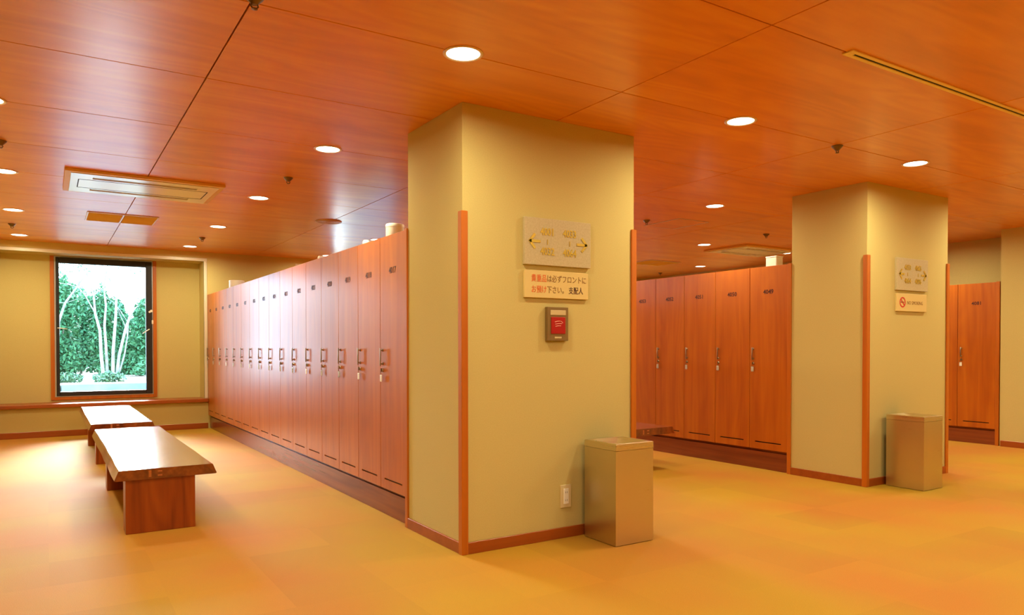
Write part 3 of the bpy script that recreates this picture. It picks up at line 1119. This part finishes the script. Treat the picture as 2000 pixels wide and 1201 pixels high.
def grille(x0, x1, y0, y1, label):
    xc, yc = (x0 + x1) / 2, (y0 + y1) / 2
    a, c = (x1 - x0) / 2, (y1 - y0) / 2
    t = thing('ceiling_grille', label, 'grille', (xc, yc, H), group='tan ceiling grilles')
    m = MB()
    for p in ((-a, -c, a, -c + .02), (-a, c - .02, a, c), (-a, -c + .02, -a + .02, c - .02), (a - .02, -c + .02, a, c - .02)):
        m.box(p[0], p[1], -.010, p[2], p[3], -.0005, .001)
    m.build('frame', MT['bead'], t)
    MB().box(-a + .02, -c + .02, -.0025, a - .02, c - .02, -.0005).build('backing', MT['tandark'], t)
    sl = MB().box(-a / 2 + .013, -.008, -.003, a / 2 - .013, .008, .003)
    bmesh.ops.rotate(sl.bm, verts=sl.bm.verts, cent=(0, 0, 0), matrix=Matrix.Rotation(.5, 3, 'X'))
    me = sl.mesh('slat', MT['tan'])
    k = 0
    yy = -c + .035
    while yy < c - .03:
        for s in (-1, 1):
            link('slat', me, t, (s * a / 2, yy, -.0085))
        yy += .03
    MB().box(-.006, -c + .02, -.012, .006, c - .02, -.003).build('mullion', MT['bead'], t)
    return t
grille(.380, 1.075, 9.045, 9.650, 'tan ceiling grille between the air conditioner and the window')
grille(8.52, 9.22, 9.10, 9.68, 'tan ceiling grille low over the middle aisle beside the central pillar')

t = thing('ceiling_speaker', 'round tan ceiling speaker above the long locker row', 'speaker', (2.765, 8.31, H))
MB().lathe([(0, 0), (.150, 0), (.150, -.006), (.140, -.012), (.128, -.010), (0, -.010)], (0, 0, 0), 40, cap=False).build('grille_ring', MT['tan'], t, smooth=True)
m = MB()
for rr_ in (.03, .06, .09, .115):
    m.lathe([(rr_ - .003, -.0100), (rr_ + .003, -.0100), (rr_ + .003, -.0118), (rr_ - .003, -.0118), (rr_ - .003, -.0100)], (0, 0, 0), 32, cap=False)
m.build('cone_grille', MT['tandark'], t)

t = thing('slot_diffuser', 'long narrow slot air diffuser with gold edges at the upper right', 'diffuser', (4.4, 2.180, H))
m = MB()
L2 = 1.055
for s in (-1, 1):
    m.box(-L2, s * .0190 - .0110, -.008, L2, s * .0190 + .0110, -.0005, .001)
m.box(-L2, -.008, -.008, -L2 + .05, .008, -.0005).box(L2 - .05, -.008, -.008, L2, .008, -.0005)
m.build('frame', principled('gold_anodised', (0.95, 0.74, 0.26, 1), .4, .0), t)
MB().box(-L2 + .05, -.008, -.003, L2 - .05, .008, -.0005).build('slot', MT['dark'], t)

t = thing('access_hatch', 'square ceiling access hatch with pale metal edges right of the central pillar', 'hatch', (6.30, 6.30, H))
m = MB()
a = .235; c = .29
m.box(-a - .008, -c, -.005, -a + .008, c, -.0005).box(a - .008, -c, -.005, a + .008, c, -.0005)
m.box(-a, -c - .008, -.004, a, -c, -.0005).box(-a, c, -.004, a, c + .008, -.0005)
m.build('hatch_frame', MT['bead'], t)
MB().box(-a + .008, -c, -.003, a - .008, c, -.0005).build('hatch_panel', MT['ceil'], t)

# ------------------------------------------------------------------ things on top of the lockers
def canister(x, y, r, h, label, cat='canister', rect=None):
    t = thing('canister' if not rect else 'box', label, cat, (x, y, LH))
    if rect:
        MB().box(-rect[0] / 2, -rect[1] / 2, 0, rect[0] / 2, rect[1] / 2, h * .88, .006, 2).build('body', MT['white'], t)
        MB().box(-rect[0] / 2 - .003, -rect[1] / 2 - .003, h * .88, rect[0] / 2 + .003, rect[1] / 2 + .003, h, .004, 2).build('lid', MT['white'], t)
    else:
        MB().lathe([(0, 0), (r * .96, 0), (r, .006), (r, h * .8), (0, h * .8)], (0, 0, 0), 32, cap=False).build('body', MT['white'], t, smooth=True)
        MB().lathe([(0, h * .8), (r * 1.03, h * .8), (r * 1.03, h - .006), (r * .97, h), (0, h)], (0, 0, 0), 32, cap=False).build('lid', MT['white'], t, smooth=True)
    return t
canister(2.230, 5.160, .068, .118, 'white round canister standing on the second locker near the central pillar')
canister(CX + .12, 4.86, .06, .105, 'small white box on top of the nearest middle aisle locker', 'box', (.10, .13))
canister(2.230, 10.62, .10, .115, 'pale round canister on top of the far end of the long locker row')
def cap_(x, y, label):
    t = MB().lathe([(0, 0), (.030, 0), (.030, .020), (.022, .034), (0, .036)], (0, 0, 0), 20, cap=False).build('cap', MT['white'], loc=(x, y, LH), smooth=True)
    tag(t, label, 'cap', 'small white caps on the long locker row')
cap_(2.135, 5.50, 'small white cap on the locker edge next to the white canister')
cap_(2.150, 6.68, 'small white cap farther along the locker top, where the ceiling meets the row')

# ------------------------------------------------------------------ garden outside
g = MB().box(-14, YB + .1, -.3, 30, 15.0, .05)
struct('ground', g, MT['paving'], 'pale bluish paving strip outside the window', 'ground')
gw = thing('garden_wall', 'low pale concrete retaining wall outside the window', 'garden wall', (1, 15.0, 0), kind='structure')
for k in range(-9, 19):
    MB().box(k * 1.6 - .79, -.09, 0, k * 1.6 + .79, .09, .60, .01).build('block', MT['concrete'], gw)
gb = MB().box(-14, 15.09, .05, 30, 26, .585)
struct('ground_upper', gb, MT['soil'], 'raised planting bed behind the low garden wall', 'ground')

def leaf_cloud(centres, radii, n, size, seed, flat=.6, shell=.5):
    r = np.random.default_rng(seed)
    vs, fs = [], []
    cs = np.array(centres); rs = np.array(radii)
    wgt = rs.prod(axis=1) ** (2 / 3); wgt /= wgt.sum()
    idx = r.choice(len(cs), n, p=wgt)
    d = r.normal(size=(n, 3)); d /= np.linalg.norm(d, axis=1)[:, None]
    rad = shell + (1 - shell) * r.random(n) ** .5
    P = cs[idx] + d * rs[idx] * rad[:, None]
    A = r.normal(size=(n, 3)); A /= np.linalg.norm(A, axis=1)[:, None]
    B = np.cross(A, r.normal(size=(n, 3))); B /= np.linalg.norm(B, axis=1)[:, None]
    s = size * (.6 + .8 * r.random(n))[:, None]
    V = np.stack([P - A * s, P + B * s * .45, P + A * s, P - B * s * .45], axis=1).reshape(-1, 3)
    F = np.arange(n * 4).reshape(-1, 4)
    return V.tolist(), F.tolist()

def leaf_object(name, V, F, mat, parent=None):
    me = bpy.data.meshes.new(name)
    me.from_pydata(V, [], F)
    me.materials.append(mat)
    return link(name, me, parent)

def hedge_bush(x, y, wx, wy, h, seed, label):
    t = thing('shrub', label, 'shrub', (x, y, .585), group='dark green shrubs behind the garden wall')
    rr3 = random.Random(seed)
    cs, rs = [], []
    for k in range(16):
        cs.append((rr3.uniform(-wx, wx) * .6, rr3.uniform(-wy, wy) * .4, rr3.uniform(.25, h * .82)))
        rs.append((rr3.uniform(.35, .6) * wx, rr3.uniform(.35, .6) * wy, rr3.uniform(.25, .45) * h * .7))
    V, F = leaf_cloud(cs, rs, 9000 if h < 3 else 22000, .05 if h < 3 else .09, seed, shell=.3)
    V = [(a, b2, max(c, .02)) for a, b2, c in V]
    lf = leaf_object('foliage', V, F, MT['leafdark'], t)
    m = MB()
    for k in range(5):
        a = rr3.uniform(0, 6.28)
        m.tube([(0, 0, 0), (math.cos(a) * .1, math.sin(a) * .1, h * .3), (math.cos(a) * .4 * wx, math.sin(a) * .3, h * .7)], [.03, .022, .01], 6)
    m.build('stem', MT['bark'], t)
    return t
for k, (x, y, wx, wy, h) in enumerate([(.28, 19.2, .42, .6, 2.1), (1.12, 19.3, .30, .6, 2.0), (.72, 21.2, .5, .6, 2.2), (1.85, 19.1, .42, .6, 1.85), (1.62, 21.4, .36, .6, 2.1), (2.62, 21.3, .45, .6, 2.6), (-1.6, 20.0, .8, .6, 2.5), (4.5, 16.6, 1.05, .6, 3.8), (6.95, 16.8, 1.05, .6, 3.8), (9.4, 16.6, 1.05, .6, 3.6)]):  # last three: unseen shrubs added to block daylight at the other aisle windows
    hedge_bush(x, y, wx, wy, h, 40 + k, ['dark green shrub at the left side of the window view', 'dark green shrub behind the pale tree trunks', 'tall shrub left of the tree trunks, farther back',
               'green shrub at the right side of the window view', 'shrub seen in the gap right of the tree trunks', 'tall shrub behind the right edge of the window', 'shrub outside the left window edge', 'unseen tall shrub added to shade the middle aisle window', 'unseen tall shrub added to block light between the middle and right aisle windows', 'unseen tall shrub added to shade the right aisle window'][k])
def low_plants(x, y, seed, label):
    t = thing('low_plant', label, 'plant', (x, y, .585), group='low leafy plants along the garden wall')
    V, F = leaf_cloud([(0, 0, .10), (.14, .04, .08), (-.14, 0, .07)], [(.15, .14, .11)] * 3, 420, .04, seed)
    V = [(a, b2, max(c, .01)) for a, b2, c in V]
    leaf_object('foliage', V, F, MT['leaflight'], t)
for k, (x, y) in enumerate([(.28, 15.75), (1.00, 15.7), (1.95, 15.7), (-.5, 15.8), (2.75, 15.7)]):
    low_plants(x, y, 80 + k, ['bright low plant at the left foot of the trees', 'bright low plant just left of the trunks', 'bright low plant right of the trunks', 'low plant by the left window edge', 'low plant by the right window edge'][k])

def garden_tree(x, y, stems, label, seed, crown):
    t = thing('tree', label, 'tree', (x, y, .585), group='pale multi-stemmed garden trees')
    rr4 = random.Random(seed)
    for st in stems:
        m = MB()
        pts = [Vector(p) for p in st[0]]
        n = len(pts)
        m.tube(pts, [st[1] * (1 - .62 * i / (n - 1)) for i in range(n)], 8)
        # branches
        for b_ in range(5):
            i = rr4.randint(max(1, n // 2), n - 1)
            p = pts[i]
            d = Vector((rr4.uniform(-1, 1), rr4.uniform(-.6, .6), rr4.uniform(.3, 1.0)))
            q = p + d * rr4.uniform(.3, .6)
            q2 = q + Vector((d.x * .3 + rr4.uniform(-.3, .3), d.y * .3, rr4.uniform(.1, .5)))
            m.tube([p, (p + q) / 2 + Vector((0, 0, .05)), q, q2], [st[1] * .32, st[1] * .26, st[1] * .18, st[1] * .08], 5)
        m.build('trunk', MT['bark'], t, smooth=True)
    V, F = leaf_cloud(crown[0], crown[1], crown[2], .028, seed, shell=.1)
    leaf_object('foliage', V, F, MT['leaflight'], t)
    return t
S = [([(-.10, 0, 0), (-.14, .02, .5), (-.16, 0, 1.0), (-.24, .05, 1.35), (-.26, .05, 1.7), (-.40, 0, 2.2)], .036),
     ([(-.03, .05, 0), (-.05, .05, .6), (-.08, 0, 1.1), (-.05, 0, 1.5), (-.08, .1, 1.9), (.02, .1, 2.5)], .030),
     ([(.06, 0, 0), (.07, 0, .6), (.12, .05, 1.2), (.14, 0, 1.7), (.06, 0, 1.95), (-.16, 0, 2.3)], .034),
     ([(.12, 0, 0), (.18, .05, .5), (.30, 0, 1.05), (.46, 0, 1.56), (.66, .05, 1.72), (.95, 0, 1.95)], .032),
     ([(.14, .1, 0), (.28, .1, .5), (.34, .1, .9), (.36, .1, 1.15)], .020)]
garden_tree(1.07, 16.9, S, 'pale slender multi-stemmed tree in the middle of the window view', 5,
            ([(-.5, 0, 2.5), (.1, 0, 2.6), (.7, 0, 2.4), (1.1, 0, 2.2), (0, .1, 3.0)], [(.45, .35, .35)] * 5, 900))
S2 = [([(-.06, 0, 0), (-.02, 0, .7), (.0, 0, 1.2), (.12, 0, 1.6), (.34, .05, 1.95), (.55, 0, 2.3)], .036),
      ([(-.16, 0, 0), (-.2, 0, .9), (-.12, 0, 1.5), (-.05, 0, 2.1)], .03)]
garden_tree(.22, 18.15, S2, 'pale leaning tree at the left edge of the window view', 9,
            ([(-.2, 0, 2.3), (.4, 0, 2.5), (.8, .1, 2.8)], [(.4, .3, .3)] * 3, 700))
